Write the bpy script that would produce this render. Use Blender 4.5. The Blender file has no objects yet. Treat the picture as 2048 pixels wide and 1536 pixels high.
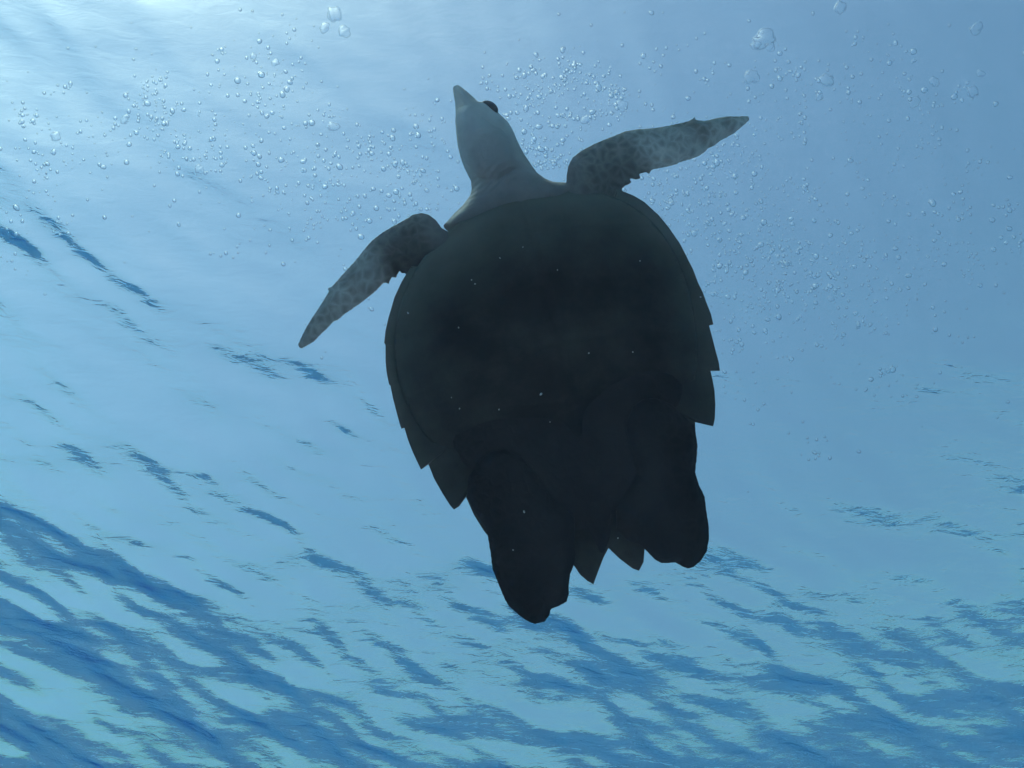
import bpy, bmesh, math, random
import numpy as np
from mathutils import Vector, Matrix
from mathutils.geometry import delaunay_2d_cdt

R = math.radians
random.seed(7); rng = np.random.default_rng(7)
scene = bpy.context.scene
C = scene.collection

# ------------------------------------------------------------------ camera
SURF = 0.0            # mean sea level
CAM_Z = -4.0          # the diver is four metres down
BED_Z = -6.0         # unseen sandy bottom, raised to send more light back up
PITCH, ROLL = 57.5, 3.5
F_PX = 2300.0         # focal length in pixels of the 2048 wide photograph
cam_d = bpy.data.cameras.new('camera'); cam = bpy.data.objects.new('camera', cam_d); C.objects.link(cam)
cam_d.sensor_width = 36.0; cam_d.lens = 36.0 * F_PX / 2048.0
cam_d.clip_start = 0.02; cam_d.clip_end = 2000
cam.location = (0, 0, CAM_Z)
cam.rotation_euler = (Matrix.Rotation(R(90 + PITCH), 3, 'X') @ Matrix.Rotation(R(ROLL), 3, 'Z')).to_euler()
scene.camera = cam
CM = cam.rotation_euler.to_matrix(); CO = Vector(cam.location)

# ------------------------------------------------------------------ sky, sun, exposure
SUN_EL, SUN_AZ = 62.0, -102.0           # azimuth measured from +Y towards +X
world = bpy.data.worlds.new('World'); scene.world = world; world.use_nodes = True
wn = world.node_tree.nodes; wl = world.node_tree.links
sky = wn.new('ShaderNodeTexSky'); sky.sky_type = 'NISHITA'; sky.sun_disc = False
sky.sun_elevation = R(SUN_EL); sky.sun_rotation = R(SUN_AZ)
sky.air_density = 2.0; sky.dust_density = 3.0; sky.ozone_density = 1.0
bg = wn['Background']; bg.inputs['Strength'].default_value = 0.10
wl.new(sky.outputs[0], bg.inputs['Color'])
sun_d = bpy.data.lights.new('sun', 'SUN'); sun_d.energy = 4.5; sun_d.angle = R(0.53); sun_d.color = (1.0, 0.95, 0.86)
sun = bpy.data.objects.new('sun', sun_d); C.objects.link(sun); sun.location = (-20, 12, 25)
sd = Vector((math.sin(R(SUN_AZ)) * math.cos(R(SUN_EL)), math.cos(R(SUN_AZ)) * math.cos(R(SUN_EL)), math.sin(R(SUN_EL))))
sun.rotation_euler = sd.to_track_quat('Z', 'Y').to_euler()
scene.view_settings.view_transform = 'Standard'; scene.view_settings.look = 'None'
scene.view_settings.exposure = 0.42; scene.view_settings.gamma = 1.0
scene.view_settings.use_curve_mapping = False
cy = scene.cycles
cy.max_bounces = 14; cy.diffuse_bounces = 3; cy.glossy_bounces = 6; cy.transmission_bounces = 10
cy.volume_bounces = 2; cy.transparent_max_bounces = 8
cy.caustics_reflective = True; cy.caustics_refractive = True
cy.blur_glossy = 1.0; cy.sample_clamp_indirect = 4.0; cy.sample_clamp_direct = 0
cy.use_denoising = True

# ------------------------------------------------------------------ helpers
def mat(name):
    m = bpy.data.materials.new(name); m.use_nodes = True
    return m, m.node_tree.nodes, m.node_tree.links, m.node_tree.nodes['Principled BSDF']
def node(ns, t, **kw):
    n = ns.new(t)
    for k, v in kw.items():
        if k in n.inputs: n.inputs[k].default_value = v
        else: setattr(n, k, v)
    return n
def ramp(ns, stops):
    r = ns.new('ShaderNodeValToRGB'); e = r.color_ramp.elements
    while len(e) < len(stops): e.new(0.5)
    for q, (p, c) in zip(e, stops): q.position = p; q.color = (*c, 1)
    return r
def link_mesh(name, verts, faces, m, parent=None, smooth=True):
    me = bpy.data.meshes.new(name); me.from_pydata([tuple(map(float, v)) for v in verts], [], [tuple(map(int, f)) for f in faces])
    me.validate(); me.update()
    if smooth: me.polygons.foreach_set('use_smooth', [True] * len(me.polygons))
    me.materials.append(m)
    o = bpy.data.objects.new(name, me); C.objects.link(o)
    if parent: o.parent = parent
    return o
def tag(o, label=None, cat=None, group=None, kind=None):
    if label: o['label'] = label
    if cat: o['category'] = cat
    if group: o['group'] = group
    if kind: o['kind'] = kind
    return o
def ray(u, v):                      # photo pixel -> world direction
    return CM @ Vector(((u - 1024) / F_PX, (768 - v) / F_PX, -1.0))
def at(u, v, depth):                # point at that depth along the optical axis
    return CO + ray(u, v) * depth

# ------------------------------------------------------------------ materials
def water_material():
    m, ns, ls, b = mat('sea_surface')
    ns.remove(b)
    g = node(ns, 'ShaderNodeBsdfGlass', Roughness=0.03, IOR=1.333); g.distribution = 'GGX'
    g.inputs['Color'].default_value = (1, 1, 1, 1)
    tc = node(ns, 'ShaderNodeTexCoord')
    mp = node(ns, 'ShaderNodeMapping'); mp.inputs['Rotation'].default_value = (0, 0, R(-30)); mp.inputs['Scale'].default_value = (1.0, 2.6, 1)
    n1 = node(ns, 'ShaderNodeTexNoise', Scale=9.0, Detail=3.0, Roughness=0.55, Distortion=0.5)
    bp = node(ns, 'ShaderNodeBump', Strength=1.0, Distance=0.0038)
    ls.new(tc.outputs['Object'], mp.inputs[0]); ls.new(mp.outputs[0], n1.inputs['Vector'])
    ls.new(n1.outputs['Fac'], bp.inputs['Height']); ls.new(bp.outputs[0], g.inputs['Normal'])
    ls.new(g.outputs[0], ns['Material Output'].inputs['Surface'])
    return m
def haze_material():
    m, ns, ls, b = mat('sea_water')
    ns.remove(b)
    v = node(ns, 'ShaderNodeVolumePrincipled')
    # scattering and absorption per metre of clear tropical water, written as the node wants them
    sc, ab, den = (0.009, 0.008, 0.010), (0.116, 0.032, 0.012), 0.25
    v.inputs['Density'].default_value = den
    v.inputs['Color'].default_value = (*[x / den for x in sc], 1)
    v.inputs['Absorption Color'].default_value = (*[max(0.0, 1 - a / (den - x)) ** 2 for a, x in zip(ab, sc)], 1)
    v.inputs['Anisotropy'].default_value = 0.4
    ls.new(v.outputs[0], ns['Material Output'].inputs['Volume'])
    return m
def bounce_sand_material():
    m, ns, ls, b = mat('bounce_tinted_sand')
    n = node(ns, 'ShaderNodeTexNoise', Scale=0.35, Detail=6.0)
    r = ramp(ns, [(0.35, (0.72, 0.35, 0.40)), (0.7, (0.84, 0.43, 0.48))])  # pink tint chosen for the light this unseen bed reflects upward
    tc = node(ns, 'ShaderNodeTexCoord')
    ls.new(tc.outputs['Object'], n.inputs['Vector']); ls.new(n.outputs['Fac'], r.inputs[0]); ls.new(r.outputs[0], b.inputs['Base Color'])
    b.inputs['Roughness'].default_value = 0.95
    return m
def skin_material():
    m, ns, ls, b = mat('turtle_skin')
    tc = node(ns, 'ShaderNodeTexCoord')
    vo = node(ns, 'ShaderNodeTexVoronoi', Scale=56.0, Randomness=1.0); vo.feature = 'DISTANCE_TO_EDGE'
    nz = node(ns, 'ShaderNodeTexNoise', Scale=14.0, Detail=4.0)
    cel = node(ns, 'ShaderNodeTexVoronoi', Scale=56.0, Randomness=1.0)
    r1 = ramp(ns, [(0.0, (0.56, 0.50, 0.41)), (0.34, (0.36, 0.32, 0.26))])      # pale seams round dark scales
    dn = node(ns, 'ShaderNodeTexNoise', Scale=30.0, Detail=3.0); ls.new(tc.outputs['Object'], dn.inputs['Vector'])
    dv = node(ns, 'ShaderNodeVectorMath', operation='MULTIPLY_ADD'); dv.inputs[1].default_value = (0.022, 0.022, 0.022)
    ls.new(dn.outputs['Color'], dv.inputs[0]); ls.new(tc.outputs['Object'], dv.inputs[2])
    ls.new(dv.outputs[0], vo.inputs['Vector']); ls.new(tc.outputs['Object'], nz.inputs['Vector']); ls.new(tc.outputs['Object'], cel.inputs['Vector'])
    ls.new(vo.outputs['Distance'], r1.inputs[0])
    # plain brownish grey throat and neck: a soft mask along the body axis
    sep = node(ns, 'ShaderNodeSeparateXYZ'); ls.new(tc.outputs['Object'], sep.inputs[0])
    ax = node(ns, 'ShaderNodeMath', operation='ABSOLUTE'); ls.new(sep.outputs['X'], ax.inputs[0])
    mr = node(ns, 'ShaderNodeMapRange'); mr.inputs['From Min'].default_value = 0.11; mr.inputs['From Max'].default_value = 0.16
    ls.new(ax.outputs[0], mr.inputs['Value'])
    patch = ramp(ns, [(0.38, (0.50, 0.44, 0.38)), (0.62, (0.66, 0.58, 0.50))])
    ls.new(nz.outputs['Fac'], patch.inputs[0])
    mulr = ramp(ns, [(0.38, (0.62, 0.62, 0.62)), (0.62, (1.1, 1.1, 1.1))]); ls.new(nz.outputs['Fac'], mulr.inputs[0])
    mx0 = node(ns, 'ShaderNodeMix', data_type='RGBA', blend_type='MULTIPLY'); mx0.inputs[0].default_value = 1.0
    ls.new(r1.outputs[0], mx0.inputs[6]); ls.new(mulr.outputs[0], mx0.inputs[7])
    mx = node(ns, 'ShaderNodeMix', data_type='RGBA')
    ls.new(mr.outputs[0], mx.inputs[0]); ls.new(patch.outputs[0], mx.inputs[6]); ls.new(mx0.outputs[2], mx.inputs[7])
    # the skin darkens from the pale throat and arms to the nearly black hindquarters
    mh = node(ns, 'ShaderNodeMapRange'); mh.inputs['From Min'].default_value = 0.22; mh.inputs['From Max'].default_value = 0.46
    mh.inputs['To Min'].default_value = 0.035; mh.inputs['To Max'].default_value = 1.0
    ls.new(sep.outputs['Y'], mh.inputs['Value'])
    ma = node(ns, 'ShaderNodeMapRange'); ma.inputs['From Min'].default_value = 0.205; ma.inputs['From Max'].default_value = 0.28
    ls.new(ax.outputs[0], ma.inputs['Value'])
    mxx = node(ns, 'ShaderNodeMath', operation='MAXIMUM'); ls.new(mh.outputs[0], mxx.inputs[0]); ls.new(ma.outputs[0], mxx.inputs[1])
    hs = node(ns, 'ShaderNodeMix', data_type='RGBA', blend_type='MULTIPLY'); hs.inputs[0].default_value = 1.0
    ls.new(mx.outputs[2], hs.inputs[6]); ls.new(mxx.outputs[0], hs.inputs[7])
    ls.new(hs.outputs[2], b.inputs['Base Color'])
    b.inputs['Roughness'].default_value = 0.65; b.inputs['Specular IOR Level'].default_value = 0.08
    bp = node(ns, 'ShaderNodeBump', Strength=0.5, Distance=0.0038)
    ls.new(vo.outputs['Distance'], bp.inputs['Height']); ls.new(bp.outputs[0], b.inputs['Normal'])
    return m
def shell_material(name, c0, c1, rough=0.5):
    m, ns, ls, b = mat(name)
    tc = node(ns, 'ShaderNodeTexCoord')
    nz = node(ns, 'ShaderNodeTexNoise', Scale=9.0, Detail=6.0, Roughness=0.65)
    r = ramp(ns, [(0.32, c0), (0.68, c1)])
    ls.new(tc.outputs['Object'], nz.inputs['Vector']); ls.new(nz.outputs['Fac'], r.inputs[0])
    # yellowish margin horn plus painted-in light along the rim, broken up by blotches
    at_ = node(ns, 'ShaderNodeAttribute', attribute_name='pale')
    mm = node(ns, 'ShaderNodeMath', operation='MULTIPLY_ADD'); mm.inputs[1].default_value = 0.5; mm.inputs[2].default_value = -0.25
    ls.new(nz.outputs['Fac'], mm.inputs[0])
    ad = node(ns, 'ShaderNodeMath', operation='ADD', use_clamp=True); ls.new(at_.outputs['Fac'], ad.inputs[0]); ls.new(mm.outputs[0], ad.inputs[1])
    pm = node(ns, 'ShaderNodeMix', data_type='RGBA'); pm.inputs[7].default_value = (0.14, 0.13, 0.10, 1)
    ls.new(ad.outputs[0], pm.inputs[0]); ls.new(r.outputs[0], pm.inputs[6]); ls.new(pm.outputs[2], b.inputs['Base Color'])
    b.inputs['Roughness'].default_value = rough; b.inputs['Specular IOR Level'].default_value = 0.08   # horn in water hardly glints
    n2 = node(ns, 'ShaderNodeTexNoise', Scale=60.0, Detail=5.0)
    bp = node(ns, 'ShaderNodeBump', Strength=0.35, Distance=0.002)
    ls.new(tc.outputs['Object'], n2.inputs['Vector']); ls.new(n2.outputs['Fac'], bp.inputs['Height']); ls.new(bp.outputs[0], b.inputs['Normal'])
    return m
def bubble_material(name, clear):
    m, ns, ls, b = mat(name)
    ns.remove(b)
    g = node(ns, 'ShaderNodeBsdfGlass', Roughness=0.08, IOR=1 / 1.333)
    t = node(ns, 'ShaderNodeBsdfTransparent'); mx = node(ns, 'ShaderNodeMixShader'); mx.inputs[0].default_value = clear
    ls.new(t.outputs[0], mx.inputs[1]); ls.new(g.outputs[0], mx.inputs[2])
    ls.new(mx.outputs[0], ns['Material Output'].inputs['Surface'])
    return m
def plain(name, col, rough=0.6):
    m, ns, ls, b = mat(name)
    b.inputs['Base Color'].default_value = (*col, 1); b.inputs['Roughness'].default_value = rough
    return m
M_WATER, M_HAZE, M_BOUNCE_SAND, M_SKIN, M_BUB = water_material(), haze_material(), bounce_sand_material(), skin_material(), bubble_material('air_in_water', 0.52)
M_BIG = bubble_material('air_in_large_bubble', 0.26)
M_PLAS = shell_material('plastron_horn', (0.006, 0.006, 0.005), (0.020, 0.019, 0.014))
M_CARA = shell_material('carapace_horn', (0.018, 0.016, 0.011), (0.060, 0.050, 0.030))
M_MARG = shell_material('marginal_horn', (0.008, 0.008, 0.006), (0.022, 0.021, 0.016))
M_EYE = plain('wet_dark_eye', (0.07, 0.055, 0.05), 0.4)
M_CLAW = plain('claw_horn', (0.08, 0.07, 0.05))
M_SPECK = plain('pale_speck', (0.42, 0.42, 0.40), 0.9)

# ------------------------------------------------------------------ sea surface
def graded(c, half_fine, step, half_all, growth=1.09):
    xs = list(np.arange(-half_fine, half_fine + 1e-6, step)); s = step; x = half_fine; out = []
    while x < half_all: s *= growth; x += s; out.append(x)
    return c + np.array([-v for v in reversed(out)] + xs + out)
def make_surface():
    gx = graded(0.0, 4.4, 0.017, 120); gy = graded(3.6, 3.8, 0.017, 120)
    X, Y = np.meshgrid(gx, gy)
    SP = np.maximum(np.gradient(gx)[None, :], np.gradient(gy)[:, None])
    Z = np.zeros_like(X); DX = np.zeros_like(X); DY = np.zeros_like(X)
    r = np.random.default_rng(21)
    main = math.atan2(-0.866, 0.5)                       # the way the wind ripples run
    lam = np.exp(r.uniform(math.log(0.075), math.log(3.0), 160))
    for L in lam:
        k = 2 * math.pi / L
        a = main + r.normal(0, 0.30 if L > 0.5 else 0.50)
        slope = 0.0160 * (1.2 if 0.13 < L < 0.75 else 0.95 if L < 0.5 else 0.54)
        amp = slope / k
        w = np.clip((L / SP - 3.0) / 4.0, 0, 1)
        ph = k * (math.cos(a) * X + math.sin(a) * Y) + r.uniform(0, 6.28)
        Z += w * amp * np.sin(ph)
        DX -= w * 0.8 * amp * math.cos(a) * np.cos(ph); DY -= w * 0.8 * amp * math.sin(a) * np.cos(ph)
    V = np.stack([X - DX * -1, Y - DY * -1, Z + SURF], -1).reshape(-1, 3)
    ny, nx = X.shape
    i = np.arange(ny * nx).reshape(ny, nx)
    F = np.stack([i[:-1, :-1], i[:-1, 1:], i[1:, 1:], i[1:, :-1]], -1).reshape(-1, 4)
    me = bpy.data.meshes.new('water_surface')
    me.vertices.add(len(V)); me.vertices.foreach_set('co', V.astype(np.float32).ravel())
    me.loops.add(F.size); me.loops.foreach_set('vertex_index', F.astype(np.int32).ravel())
    me.polygons.add(len(F)); me.polygons.foreach_set('loop_start', np.arange(0, F.size, 4, dtype=np.int32))
    me.update(calc_edges=True); me.validate()
    me.polygons.foreach_set('use_smooth', np.ones(len(F), dtype=bool))
    me.materials.append(M_WATER)
    o = bpy.data.objects.new('water_surface', me); C.objects.link(o)
    return tag(o, 'rippled sea surface seen from below with sky showing through it', kind='structure')
make_surface()

def make_unseen_seabed():
    n = 90; g = np.sign(np.linspace(-1, 1, n)) * np.abs(np.linspace(-1, 1, n)) ** 1.8 * 130
    X, Y = np.meshgrid(g, g)
    Z = BED_Z + 0.25 * np.sin(X * 0.31 + 1) * np.cos(Y * 0.27) + 0.12 * np.sin(X * 0.9 + Y * 0.6)
    i = np.arange(n * n).reshape(n, n)
    F = np.stack([i[:-1, :-1], i[:-1, 1:], i[1:, 1:], i[1:, :-1]], -1).reshape(-1, 4)
    o = link_mesh('unseen_seabed', np.stack([X, Y, Z], -1).reshape(-1, 3), F, M_BOUNCE_SAND)
    tag(o, 'unseen sandy sea floor, tinted pink to colour the light reflected upward', kind='structure')
make_unseen_seabed()
def make_haze():
    h = 135.0; z0, z1 = BED_Z - 1.5, SURF + 0.9
    v = [(x, y, z) for z in (z0, z1) for (x, y) in ((-h, -h), (h, -h), (h, h), (-h, h))]
    f = [(3, 2, 1, 0), (4, 5, 6, 7), (0, 1, 5, 4), (1, 2, 6, 5), (2, 3, 7, 6), (3, 0, 4, 7)]
    o = link_mesh('haze', v, f, M_HAZE, smooth=False)
    tag(o, 'clear blue sea water filling the whole scene', kind='stuff')
make_haze()

# ------------------------------------------------------------------ the turtle
T_DEPTH, T_TILT = 2.0, 8.0
uc, vc = 1105.0, 735.0
T0 = at(uc, vc, T_DEPTH)
axis_img = math.atan2(1217 - 1005, 1096 - 350)           # body axis leans left in the picture
# body frame: X across, Y towards the head, Z dorsal (away from the diver)
TB = CM @ Matrix.Rotation(R(-T_TILT), 3, 'X') @ Matrix.Rotation(axis_img, 3, 'Z')
EX, EY, EZ = TB.col[0].copy(), TB.col[1].copy(), -TB.col[2].copy()
turtle = bpy.data.objects.new('sea_turtle', None); C.objects.link(turtle)
# a right-handed frame: -X across so that Z can point dorsally
turtle.matrix_world = Matrix.Translation(T0) @ Matrix((( -EX.x, EY.x, EZ.x), (-EX.y, EY.y, EZ.y), (-EX.z, EY.z, EZ.z))).to_4x4()
tag(turtle, 'dark sea turtle gliding overhead with serrated shell and beaked head, seen from below', 'turtle')
def P(u, v, w=0.0):
    """photo pixel met with the plane w metres dorsal of the shell rim -> turtle coordinates"""
    d = ray(u, v); q = T0 + EZ * w
    t = (q - CO).dot(EZ) / d.dot(EZ)
    p = CO + d * t - T0
    return np.array((-p.dot(EX), p.dot(EY), p.dot(EZ)))
def toplane(poly, w=0.0): return np.array([P(u, v, w)[:2] for u, v in poly])

def polydist(pts, poly):
    a = poly; b = np.roll(poly, -1, 0); d = np.full(len(pts), 1e9)
    for p, q in zip(a, b):
        e = q - p; L = max((e * e).sum(), 1e-12)
        t = np.clip(((pts - p) @ e) / L, 0, 1)
        d = np.minimum(d, np.hypot(*(pts - p - t[:, None] * e).T))
    return d
def inside(pts, poly):
    r = np.zeros(len(pts), bool); a = poly; b = np.roll(poly, -1, 0)
    for (x1, y1), (x2, y2) in zip(a, b):
        c = ((y1 > pts[:, 1]) != (y2 > pts[:, 1]))
        with np.errstate(divide='ignore', invalid='ignore'):
            xx = (x2 - x1) * (pts[:, 1] - y1) / (y2 - y1 + 1e-15) + x1
        r ^= c & (pts[:, 0] < xx)
    return r
def resample(poly, step):
    out = []
    for p, q in zip(poly, np.roll(poly, -1, 0)):
        n = max(1, int(math.ceil(np.hypot(*(q - p)) / step)))
        out += [p + (q - p) * i / n for i in range(n)]
    return np.array(out)
def inflate(poly, mid, front, back, step=0.006, smooth=6, extra=None):
    """closed solid over an outline: mid(x,y) gives its middle sheet, front/back(d) its half thickness towards / away from the belly side"""
    B = resample(poly, step)
    lo, hi = B.min(0), B.max(0)
    gx = np.arange(lo[0], hi[0], step); gy = np.arange(lo[1], hi[1], step * 0.866)
    G = np.array([(x + (0.5 * step if j % 2 else 0), y) for j, y in enumerate(gy) for x in gx])
    G = G[inside(G, B)]; G = G[polydist(G, B) > step * 0.55]
    allp = np.vstack([B, G]); nB = len(B)
    res = delaunay_2d_cdt([Vector(p) for p in allp], [(i, (i + 1) % nB) for i in range(nB)], [], 1, 1e-7)
    V2 = np.array([tuple(v) for v in res[0]]); F = [f for f in res[2]]
    ec = {}
    for f in F:
        for i in range(len(f)):
            e = (f[i], f[(i + 1) % len(f)]); k = tuple(sorted(e)); ec.setdefault(k, []).append(e)
    bnd = [v[0] for v in ec.values() if len(v) == 1]
    isb = np.zeros(len(V2), bool)
    for e in bnd: isb[list(e)] = True
    d = polydist(V2, B); d[isb] = 0
    hf = np.array([front(x) for x in d]); hb = np.array([back(x) for x in d])
    E = np.array(list(ec.keys())); deg = np.bincount(E.ravel(), minlength=len(V2)).astype(float)
    for _ in range(smooth):
        for h in (hf, hb):
            s = np.bincount(E[:, 0], h[E[:, 1]], len(V2)) + np.bincount(E[:, 1], h[E[:, 0]], len(V2))
            nh = 0.4 * h + 0.6 * s / np.maximum(deg, 1); h[~isb] = nh[~isb]
    if extra is not None: hf = hf + np.where(isb, 0, extra(V2))
    m = mid(V2)
    ccw = True
    a = np.column_stack([V2, m - hf]); b = np.column_stack([V2, m + hb])
    idx_b = np.arange(len(V2)) + len(V2); idx_b[isb] = np.where(isb)[0]
    used = np.vstack([a, b]); faces = []
    for f in F:
        faces.append(tuple(reversed(f))); faces.append(tuple(int(idx_b[i]) for i in f))
    keep = np.zeros(len(used), bool)
    for f in faces: keep[list(f)] = True
    rm = np.cumsum(keep) - 1
    return used[keep], [tuple(int(rm[i]) for i in f) for f in faces]
def rnd(Rr, k=1.0):                 # circular half profile of half width Rr, flattened by k
    return lambda d: k * math.sqrt(max(0.0, min(d, Rr) * (2 * Rr - min(d, Rr))))
def lin(p0, w0, p1, w1):            # middle sheet sloping from pixel p0 to pixel p1
    a = P(*p0)[:2]; b = P(*p1)[:2]; e = (b - a) / ((b - a) @ (b - a))
    return lambda V: w0 + (w1 - w0) * np.clip((V - a) @ e, -0.3, 1.2)
def shaped(poly, mid_px):           # outline on the sloping sheet, so the pixel outline stays true at each depth
    (p0, w0), (p1, w1) = mid_px
    a = np.array(p0, float); b = np.array(p1, float); e = (b - a) / ((b - a) @ (b - a))
    return np.array([P(u, v, w0 + (w1 - w0) * float(np.clip((np.array((u, v)) - a) @ e, -0.3, 1.2)))[:2] for u, v in poly])

pieces = []
def add_piece(poly, mid_px, front, back, **kw):
    pl = shaped(poly, mid_px); (p0, w0), (p1, w1) = mid_px
    a = P(*p0, w0)[:2]; b = P(*p1, w1)[:2]; e = (b - a) / max((b - a) @ (b - a), 1e-9)
    md = lambda V: w0 + (w1 - w0) * np.clip((V - a) @ e, -0.3, 1.2)
    pieces.append(inflate(pl, md, front, back, **kw))

front_right = [(1132,366),(1132,356),(1133,346),(1136.5,329),(1145,314),(1162,301),(1190,286),(1220,274),(1250,262),(1272,258),(1304,256),(1332,251.5),(1358,246),(1379,241),
  (1387,233.5),(1392,229),(1393,239.5),(1411.5,241),(1433,235.5),(1454.5,232),(1476,232),(1499.5,230),(1502,235.5),(1497,243),(1484.5,254),(1469.5,266.5),(1454.5,275),(1441.5,282),
  (1429,292),(1416,298),(1409,306),(1396.5,314),(1379,320),(1358,326),(1355,329),(1332,335),(1304,340),(1301,350.5),(1291,345),(1279,348.5),(1284,356),(1276,361),(1260,357.5),(1265,367.5),
  (1252.5,371),(1244,378),(1250,400),(1220,440),(1150,430),(1128,395)]
front_left = [(884,455),(881,451),(872.5,439.6),(858,429),(845.4,425),(826.7,428),(808,439.6),(785,452),(764,464.6),(743,481),(726.7,500),(710,521),(693,539.6),(672.5,562.5),(664,572),
  (649,578),(657,583),(643,606),(626.7,631),(612,654),(599.6,679),(591,699),(594,705.5),(599.6,700),(612,693.8),(628.7,683),(643,668.7),(656,656),(668,643),(676.7,641),(689,629),
  (706,618),(722.5,606),(737,595),(751.7,583),(768,566),(773,574.5),(781,563.5),(783.5,554),(787.5,564.5),(793,556),(799,541.5),(802,551),(809,547),(830,560),(900,560),(940,490)]
head_neck = [(904.5,177),(906,172),(913,169),(918,170),(932,181),(945.5,193),(957,203.5),(965,203),(977,203),(986,207),(993,215),(997,226),(1006,234),(1016,243.5),(1025.5,259),(1033,277),(1041,294),
  (1051,312),(1063,329.5),(1074,345),(1090,357),(1107.6,363.6),(1131,364.6),(1160,366),(1165,385),(1130,430),(950,470),(905,472),(884,453),(896.6,440),(908,427),(926,409.5),(940.6,390),(943,378),(941.5,362.6),(934,347),
  (926,331),(920,312),(915,292),(912,265),(910,241.5),(911,228),(910,208),(908,195)]
jaw = [(913,226),(916,216),(926,210.5),(941,211),(954,221),(973,238),(997,254),(1016,272),(1028,300),(1034,335),(1000,362),(955,355),(930,325),(919,295),(914,262)]
hind_right = [(1265,812),(1285,798),(1310,795),(1340,806),(1365,828),(1389,850),(1392,866),(1396,890),(1394,918),(1391,944),(1398,968),(1410,993),(1413,1019),(1418,1050),(1419,1076),(1414,1104),
  (1401,1124),(1387,1135),(1376,1138),(1364,1134),(1350,1125),(1336,1127),(1322,1127),(1308,1119),(1296,1106),(1280,1090),(1255,1082),(1232,1060),(1232,1020),(1252,985),(1275,945),(1262,900),(1250,850)]
hind_left = [(960,920),(980,903),(1010,898),(1045,915),(1080,960),(1120,1010),(1150,1035),(1150,1075),(1152,1110),(1148,1131),(1141,1149),(1138,1172),(1139,1186),(1134,1204),(1118,1213),(1102,1219),
  (1100,1230),(1096,1236),(1090,1244),(1070,1248.5),(1056,1244),(1036,1230),(1032,1226),(1017,1213),(1008,1197),(992,1158),(984,1138),(981,1110),(975,1073),(971,1056),(954,1030),(942,1012),(933,995),(935,955)]
tail = [(1130,930),(1170,905),(1215,920),(1240,980),(1232,1030),(1222,1070),(1212,1100),(1206,1109),(1198,1103),(1180,1070),(1160,1035),(1135,990)]

def limb(poly, m, kf, kb, Rr, **kw):
    add_piece(poly, m, rnd(Rr, kf), rnd(Rr, kb), **kw)
limb(front_right, (((1170,380), 0.0), ((1500,235), 0.06)), 0.40, 0.40, 0.034, step=0.0045)
limb(front_left, (((850,480), 0.0), ((592,702), 0.06)), 0.40, 0.40, 0.034, step=0.0045)
limb(head_neck, (((1030,400), 0.022), ((912,172), 0.03)), 0.95, 0.95, 0.050, step=0.0045, smooth=10)
limb(jaw, (((1000,340), -0.020), ((925,212), -0.006)), 0.62, 0.3, 0.034, step=0.004, smooth=6)
limb(hind_right, (((1320,830), -0.045), ((1380,1130), -0.012)), 0.46, 0.46, 0.040, step=0.0045)
limb(hind_left, (((1010,930), -0.045), ((1070,1240), -0.012)), 0.46, 0.46, 0.040, step=0.0045)
limb(tail, (((1180,930), -0.020), ((1206,1109), -0.006)), 0.62, 0.62, 0.032, step=0.0045)

# shell rim: per scute the outer points; a scute that ends in a tooth has the tooth and then the notch
left_scutes = [
  [(1040,380),(1000,387),(968,398)],
  [(968,398),(944,416),(920,440),(899,462)],
  [(899,462),(868,484),(841,508),(822,533)],
  [(822,533),(804,562),(789,594),(778,632)],
  [(778,632),(771,662),(768.5,686),(771,690)],
  [(771,690),(771,722),(773,744),(778,769),(781,771)],
  [(781,771),(786,797),(792,820),(800,850),(803,857.5),(808,853)],
  [(808,853),(816,880),(824,901),(833,921),(842,939),(857,928.5)],
  [(857,928.5),(868,957),(885,987),(901,1012),(908,1019),(918,1013),(932,994)],
  [(932,994),(948,1030),(968,1062),(986,1085),(1006,1074)],
  [(1006,1074),(1030,1108),(1062,1130),(1085,1140),(1100,1112)],
  [(1100,1112),(1122,1118),(1148,1131),(1160,1149),(1175,1162),(1187,1168.5),(1197,1141),(1207,1115),(1217,1096)],
]
right_scutes = [
  [(1040,380),(1075,376),(1110,375)],
  [(1110,375),(1150,374),(1195,375),(1235,378)],
  [(1235,378),(1267,391),(1289,404),(1315,428)],
  [(1315,428),(1338,456),(1360,488),(1375,517)],
  [(1375,517),(1386,538),(1395,562),(1396,566)],
  [(1396,566),(1405,584),(1414,609),(1422,629),(1426.5,648.5),(1417.5,648)],
  [(1417.5,648),(1423,669),(1431,700),(1438,726),(1440,741),(1420,739)],
  [(1420,739),(1425,760),(1429,783),(1430.5,809),(1429.5,838),(1426,852.5),(1390,844)],
  [(1390,844),(1392,880),(1392,915),(1386,948),(1365,950)],
  [(1365,950),(1368,990),(1362,1035),(1350,1062),(1322,1055)],
  [(1322,1055),(1318,1080),(1300,1098),(1289,1097)],
  [(1289,1097),(1287,1124),(1278,1141.5),(1265,1137),(1240,1118),(1217,1096)],
]
RC = P(1105, 735, 0)[:2]
def outline_of(scutes):
    o = []
    for s in scutes: o += s[:-1]
    return o
rim_px = outline_of(left_scutes) + [(1217,1096)] + list(reversed(outline_of(right_scutes)))[:-1]
rim = toplane(rim_px)
def inset(poly, k): return RC + (poly - RC) * k
def chaikin(p, n=2):
    for _ in range(n):
        q = np.roll(p, -1, 0); p = np.stack([0.75 * p + 0.25 * q, 0.25 * p + 0.75 * q], 1).reshape(-1, 2)
    return p
rim_smooth = chaikin(resample(inset(rim, 0.93), 0.05), 2)

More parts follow.
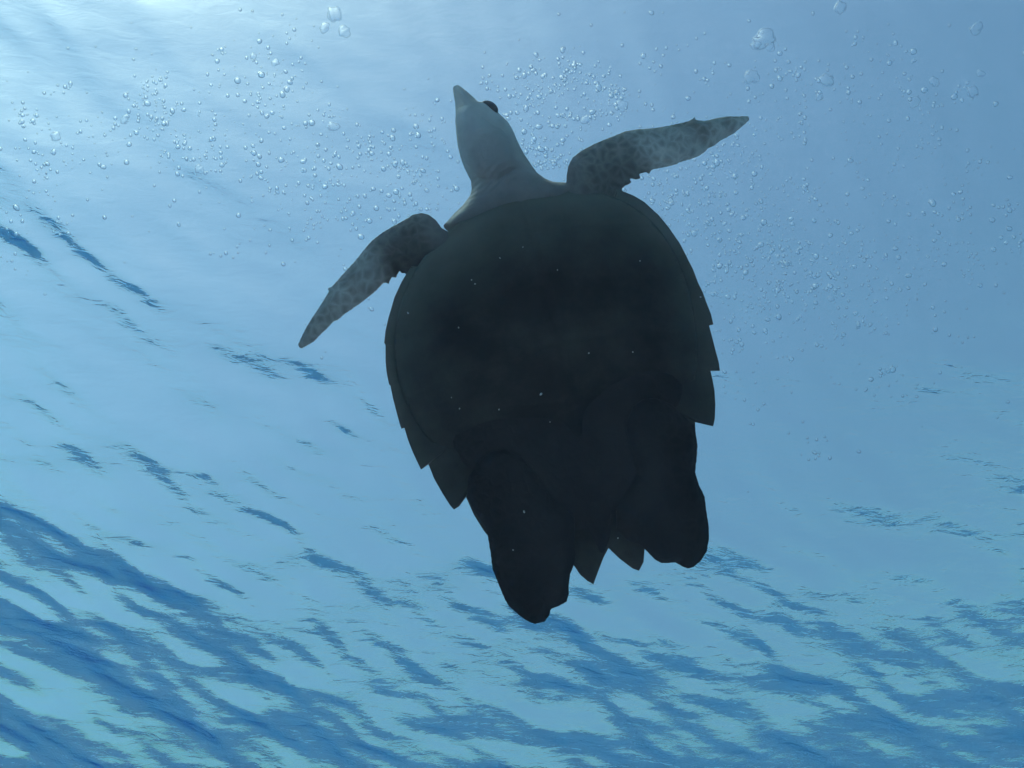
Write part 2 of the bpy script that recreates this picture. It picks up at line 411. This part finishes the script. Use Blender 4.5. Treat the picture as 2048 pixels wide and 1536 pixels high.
# trunk inside the shell, joined with the limbs and head into one skin
trunk = chaikin(resample(inset(rim, 0.86), 0.08), 2)
pieces.append(inflate(trunk, lambda V: np.zeros(len(V)), rnd(0.10, 0.40), rnd(0.10, 0.9), step=0.012))
def join_skin():
    V, F, o = [], [], 0
    for v, f in pieces:
        V.append(v); F += [tuple(i + o for i in q) for q in f]; o += len(v)
    tmp = link_mesh('skin_raw', np.vstack(V), F, M_SKIN)
    bm = bmesh.new(); bm.from_mesh(tmp.data); bmesh.ops.recalc_face_normals(bm, faces=bm.faces); bm.to_mesh(tmp.data); bm.free()
    md = tmp.modifiers.new('remesh', 'REMESH'); md.mode = 'VOXEL'; md.voxel_size = 0.0016; md.use_smooth_shade = True
    dg = bpy.context.evaluated_depsgraph_get()
    me = bpy.data.meshes.new_from_object(tmp.evaluated_get(dg))
    bpy.data.objects.remove(tmp)
    n = len(me.vertices); co = np.empty(n * 3, np.float32); me.vertices.foreach_get('co', co); co = co.reshape(-1, 3).astype(float)
    ed = np.empty(len(me.edges) * 2, np.int32); me.edges.foreach_get('vertices', ed); ed = ed.reshape(-1, 2)
    deg = np.bincount(ed.ravel(), minlength=n).astype(float)[:, None]
    for it in range(4):                                        # volume-keeping smoothing
        s = np.zeros_like(co)
        for k in range(3): s[:, k] = np.bincount(ed[:, 0], co[ed[:, 1], k], n) + np.bincount(ed[:, 1], co[ed[:, 0], k], n)
        co += (0.5 if it % 2 == 0 else -0.52) * (s / deg - co)
    # folds of skin round the neck
    a = P(1030, 380)[:2]; b = P(975, 270)[:2]; ax = (b - a) / np.hypot(*(b - a))
    t = (co[:, :2] - a) @ ax; x = co[:, :2] @ np.array((-ax[1], ax[0]))
    m = np.exp(-((t - 0.035) / 0.035) ** 2) * (np.abs(co[:, 0]) < 0.14) * (co[:, 2] < 0.02)
    fold = np.sin((t + 0.006 * np.sin(x * 60)) * 520 + 1.5 * np.sin(x * 37)) * (0.5 + 0.5 * np.sin(x * 23 + t * 40))
    co[:, 2] += -0.0011 * m * fold
    me.vertices.foreach_set('co', co.astype(np.float32).ravel()); me.update()
    me.materials.clear(); me.materials.append(M_SKIN); me.name = 'body'
    o = bpy.data.objects.new('body', me); C.objects.link(o); o.parent = turtle
    return o
body = join_skin()

# plastron: the belly shield with seams and a slight hollow
belly_px = [(1000,384),(1060,374),(1120,371),(1190,376),(1250,392),(1310,436),(1352,495),(1380,560),(1396,640),(1402,720),(1390,775),(1330,790),(1270,815),(1252,870),(1250,930),(1225,985),(1185,1010),
  (1140,990),(1090,940),(1040,900),(990,895),(930,912),(866,890),(824,835),(796,770),(784,700),(790,630),(812,563),(846,505),(897,455),(948,412)]
belly = chaikin(toplane(belly_px, -0.03), 2)
mid_a = P(1045, 400, -0.05)[:2]; mid_b = P(1185, 985, -0.05)[:2]
def belly_extra(V):
    e = (mid_b - mid_a); L = np.hypot(*e); e = e / L
    t = (V - mid_a) @ e; x = (V - mid_a) @ np.array((-e[1], e[0]))
    h = -0.020 * np.exp(-((t - 0.40) / 0.10) ** 2) * np.exp(-(x / 0.075) ** 2)         # hollow towards the rear
    h += 0.007 * np.exp(-((t - 0.40) / 0.12) ** 2) * np.exp(-(x / 0.012) ** 2)         # ridge along it
    seam = np.abs(x + 0.003 * np.sin(t * 30))
    for tk, bend in ((0.06, 0.10), (0.15, 0.12), (0.26, 0.10), (0.36, -0.15), (0.45, -0.25)):
        seam = np.minimum(seam, np.abs(t - tk - bend * np.abs(x)))
    h -= 0.0022 * np.exp(-(seam / 0.0035) ** 2)
    return h
pv, pf = inflate(belly, lambda V: np.full(len(V), -0.010), lambda d: 0.078 * math.sin(0.5 * math.pi * min(d / 0.19, 1)), lambda d: 0.3 * min(d, 0.02), step=0.0055, smooth=14, extra=belly_extra)
def finish(o):
    bm = bmesh.new(); bm.from_mesh(o.data); bmesh.ops.recalc_face_normals(bm, faces=bm.faces); bm.to_mesh(o.data); bm.free(); return o
def pigment_and_rim_light(o):
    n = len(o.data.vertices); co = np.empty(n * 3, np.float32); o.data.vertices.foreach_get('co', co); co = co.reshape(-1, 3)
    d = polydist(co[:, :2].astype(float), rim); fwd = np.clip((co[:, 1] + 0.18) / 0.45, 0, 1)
    v = np.exp(-(d / 0.05)) * (0.25 + 0.75 * fwd) + 0.6 * np.clip((co[:, 1] - 0.12) / 0.22, 0, 1)  # pale margin horn, with the soft light round the rim put into the colour
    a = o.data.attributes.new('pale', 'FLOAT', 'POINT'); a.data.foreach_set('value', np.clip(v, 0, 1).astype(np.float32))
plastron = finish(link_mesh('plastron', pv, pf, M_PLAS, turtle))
pigment_and_rim_light(plastron)
tag(plastron, 'dark smooth belly shield with a hollow towards the tail')

# carapace: the domed back, with its overlapping marginal scutes as pieces
cv, cf = inflate(rim_smooth, lambda V: np.full(len(V), 0.004), lambda d: 0.35 * min(d, 0.03), rnd(0.24, 0.62), step=0.011, smooth=10)
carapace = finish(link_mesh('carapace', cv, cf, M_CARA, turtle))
def scute(pts, k, sgn):
    O = toplane(pts); n = len(O); rows = []
    ks = [1.0, 0.93, 0.84, 0.74]; th = [0.0012, 0.006, 0.011, 0.013]
    lift = 0.0015 * (k % 2)
    # a sagging underside: the rim turns slightly down
    V = []
    for side in (-1, 1):
        for kk, t in zip(ks, th):
            for p in O:
                q = RC + (p - RC) * kk
                V.append((q[0], q[1], side * t + lift + 0.05 * (1 - kk) * (0.6 if side > 0 else -0.25)))
    m = len(ks); idx = lambda s, r, i: s * m * n + r * n + i
    F = []
    for s in (0, 1):
        for r in range(m - 1):
            for i in range(n - 1):
                q = (idx(s, r, i), idx(s, r, i + 1), idx(s, r + 1, i + 1), idx(s, r + 1, i)); F.append(q if s else q[::-1])
    for i in range(n - 1):
        F.append((idx(0, 0, i), idx(0, 0, i + 1), idx(1, 0, i + 1), idx(1, 0, i)))
        F.append((idx(1, m - 1, i), idx(1, m - 1, i + 1), idx(0, m - 1, i + 1), idx(0, m - 1, i)))
    for r in range(m - 1):
        F.append((idx(1, r, 0), idx(1, r + 1, 0), idx(0, r + 1, 0), idx(0, r, 0)))
        F.append((idx(0, r, n - 1), idx(0, r + 1, n - 1), idx(1, r + 1, n - 1), idx(1, r, n - 1)))
    o = finish(link_mesh('marginal_scute', V, F, M_MARG, carapace, smooth=False)); pigment_and_rim_light(o); return o
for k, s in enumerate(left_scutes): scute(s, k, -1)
for k, s in enumerate(right_scutes): scute(s, k + 1, 1)

# eyes with lids, claws
def ellipsoid(name, c, r, m, parent, seg=20, rings=12, rot=None):
    V, F = [], []
    for i in range(rings + 1):
        a = math.pi * i / rings
        for j in range(seg):
            b = 2 * math.pi * j / seg
            q = Vector((r[0] * math.sin(a) * math.cos(b), r[1] * math.sin(a) * math.sin(b), r[2] * math.cos(a)))
            if rot: q = rot @ q
            V.append((c[0] + q.x, c[1] + q.y, c[2] + q.z))
    for i in range(rings):
        for j in range(seg):
            F.append((i * seg + j, i * seg + (j + 1) % seg, (i + 1) * seg + (j + 1) % seg, (i + 1) * seg + j))
    o = link_mesh(name, V, F, m, parent)
    bm = bmesh.new(); bm.from_mesh(o.data); bmesh.ops.remove_doubles(bm, verts=bm.verts, dist=1e-6); bmesh.ops.recalc_face_normals(bm, faces=bm.faces); bm.to_mesh(o.data); bm.free()
    return o
_d = P(998, 236) - P(958, 212); _rot = Matrix.Rotation(math.atan2(_d[1], _d[0]), 3, 'Z')
eye = ellipsoid('eye', P(979, 216, 0.010), (0.0175, 0.0115, 0.015), M_EYE, turtle, rot=_rot)
ellipsoid('eyelid', P(973, 226, 0.002), (0.021, 0.0042, 0.012), M_SKIN, eye, rot=_rot)
ellipsoid('eye', P(928, 212, 0.052), (0.012, 0.0125, 0.012), M_EYE, turtle)

# ------------------------------------------------------------------ air bubbles
def bubble_mesh(name, sub, seed, wob, m=None):
    bm = bmesh.new(); bmesh.ops.create_icosphere(bm, subdivisions=sub, radius=1.0)
    r = random.Random(seed); ph = [r.uniform(0, 6.28) for _ in range(6)]
    for v in bm.verts:
        c = v.co
        s = 1 + wob * (math.sin(2.1 * c.x + ph[0]) + math.sin(2.4 * c.y + ph[1]) + 0.6 * math.sin(3.3 * c.z + ph[2] + c.x) + (0.9 * math.sin(5.1 * c.x + 4.2 * c.y + ph[3]) if wob > 0.1 else 0))
        v.co = Vector((c.x * s, c.y * s, c.z * s * (0.78 if wob > 0.03 else 0.9)))
    me = bpy.data.meshes.new(name); bm.to_mesh(me); bm.free()
    me.polygons.foreach_set('use_smooth', [True] * len(me.polygons)); me.materials.append(m or M_BUB)
    return me
silhouette = [np.array(p, float) for p in (front_right, front_left, head_neck, hind_left, hind_right, rim_px)]
def hidden(q):
    h = np.zeros(len(q), bool)
    for s in silhouette: h |= inside(q, s)
    return h
# where the bubbles drift: centre, spread, tilt of the streak, how many
streaks = [(90,300,110,70,0,90),(330,240,130,60,-15,130),(540,150,60,45,-40,70),(480,330,150,60,10,150),(700,350,110,60,10,140),(820,290,70,50,10,90),(860,400,60,35,0,50),
  (640,460,120,60,0,60),(1060,250,60,70,0,140),(1150,170,80,35,0,150),(1090,320,40,40,0,80),(1200,240,70,50,0,60),(1330,400,70,50,25,140),(1470,420,130,70,25,300),(1560,520,150,80,25,260),
  (1640,330,150,70,20,120),(1840,200,110,60,10,90),(1900,420,110,80,20,120),(1780,560,140,80,15,130),(1600,180,110,60,0,60),(1500,700,110,90,0,70),(1480,600,60,60,0,70),(1750,760,170,90,0,40),
  (300,120,200,80,0,25),(120,430,120,60,0,40),(700,620,80,50,0,20),(1480,880,90,80,0,20),(1350,120,150,60,0,30)]
spots = []
for (u, v, su, sv, rot, n) in streaks:
    n = int(n * 1.3)
    c, s = math.cos(R(rot)), math.sin(R(rot))
    clusters = [(rng.normal(0, su), rng.normal(0, sv)) for _ in range(max(3, n // 9))]
    for i in range(n):
        if rng.random() < 0.5: a, b = rng.normal(0, su), rng.normal(0, sv)
        else:
            q = clusters[rng.integers(len(clusters))]; a, b = q[0] + rng.normal(0, 16), q[1] + rng.normal(0, 12)
        x, y = u + a * c - b * s, v + a * s + b * c
        if -60 < x < 2110 and -40 < y < 1000:
            px = float(np.clip(np.exp(rng.normal(math.log(4.7), 0.42)), 2.6, 14))     # across, in photo pixels
            spots.append((x, y, px))
big = [(1525,78,46,1),(668,30,34,1),(690,62,26,1),(648,55,22,1),(1955,57,27,1),(1682,15,27,1),(1505,152,32,1),(1655,158,32,1),(668,255,24,1),(110,272,22,1),(1243,212,26,1),(1172,238,22,1),
  (1962,148,17,1),(1945,185,26,1),(1830,205,24,1),(1868,165,22,1),(1640,193,18,1),(1662,597,15,1),(400,338,20,1),(250,240,18,1),(550,125,16,1),(506,113,15,1),(1540,95,22,1),(1512,92,20,1)]
meshes = [bubble_mesh('bubble', 2, i, 0.015 + 0.02 * i) for i in range(4)]
big_meshes = [bubble_mesh('large_bubble', 3, 40 + i, 0.13, M_BIG) for i in range(4)]
def place(u, v, px):
    depth = float(rng.uniform(2.7, 3.6)); p = at(u, v, depth)
    return p, px / F_PX * depth * 0.5
for i, (u, v, px, _) in enumerate(big):
    p, r = place(u, v, px * 0.85)
    o = bpy.data.objects.new('large_bubble', big_meshes[i % 4]); C.objects.link(o); o.location = p
    o.scale = (r, r * 1.1, r); o.rotation_euler = (random.uniform(-.4, .4), random.uniform(-.4, .4), random.uniform(0, 6.28))
    tag(o, 'large wobbling air bubble with an uneven outline near the sea surface', 'bubble', 'large air bubbles')
_h = hidden(np.array([t[:2] for t in spots])); spots = [t for t, h in zip(spots, _h) if not h]
spots.sort(key=lambda s: -s[2])
NB = 280
for i, (u, v, px) in enumerate(spots[:NB]):
    p, r = place(u, v, px)
    o = bpy.data.objects.new('bubble', meshes[i % 4]); C.objects.link(o); o.location = p
    e = random.uniform(0.85, 1.3)
    o.scale = (r, r * e, r); o.rotation_euler = (random.uniform(-.5, .5), random.uniform(-.5, .5), random.uniform(0, 6.28))
    tag(o, 'small round clear air bubble rising through the blue water', 'bubble', 'small air bubbles')
def bubble_mist(rest):
    src = bpy.data.meshes['bubble']; bm = bmesh.new(); bmesh.ops.create_icosphere(bm, subdivisions=2, radius=1.0)
    sv = np.array([tuple(v.co) for v in bm.verts]); sf = np.array([[v.index for v in f.verts] for f in bm.faces]); bm.free()
    V, F = [], []
    for k, (u, v, px) in enumerate(rest):
        p, r = place(u, v, px)
        V.append(sv * np.array((r, r * rng.uniform(0.85, 1.35), r)) + np.array(p)); F.append(sf + k * len(sv))
    V = np.vstack(V); F = np.vstack(F)
    o = link_mesh('fine_bubbles', V, F, M_BUB)
    tag(o, 'cloud of fine air bubbles too many to count in the water', 'bubbles', kind='stuff')
bubble_mist(spots[NB:])

# ------------------------------------------------------------------ drifting specks in front of the belly
specks = [(816,626,7),(950,568,6),(943,560,4),(1000,516,5),(1046,494,4),(1280,522,5),(917,655,5),(1401,594,6),(1082,788,9),(919,817,5),(1115,540,4),(1100,844,4),(1048,1023,8),(998,819,5),(1266,704,5),
  (1026,1100,6),(1236,1076,5),(903,795,4),(1178,706,5)]
sp_meshes = []
for i in range(4):
    bm = bmesh.new(); bmesh.ops.create_icosphere(bm, subdivisions=1, radius=1.0); r = random.Random(i)
    for v in bm.verts: v.co *= r.uniform(0.55, 1.15)
    me = bpy.data.meshes.new('drifting_speck'); bm.to_mesh(me); bm.free(); me.materials.append(M_SPECK); sp_meshes.append(me)
for i, (u, v, px) in enumerate(specks):
    dp = float(rng.uniform(0.9, 1.6)); r = px / F_PX * dp * 0.42
    o = bpy.data.objects.new('drifting_speck', sp_meshes[i % 4]); C.objects.link(o); o.location = at(u, v, dp)
    o.scale = (r, r * 0.7, r); o.rotation_euler = (random.uniform(0, 3), random.uniform(0, 3), random.uniform(0, 3))
    tag(o, "tiny pale speck adrift below the turtle's dark belly", 'speck', 'specks adrift below the turtle')
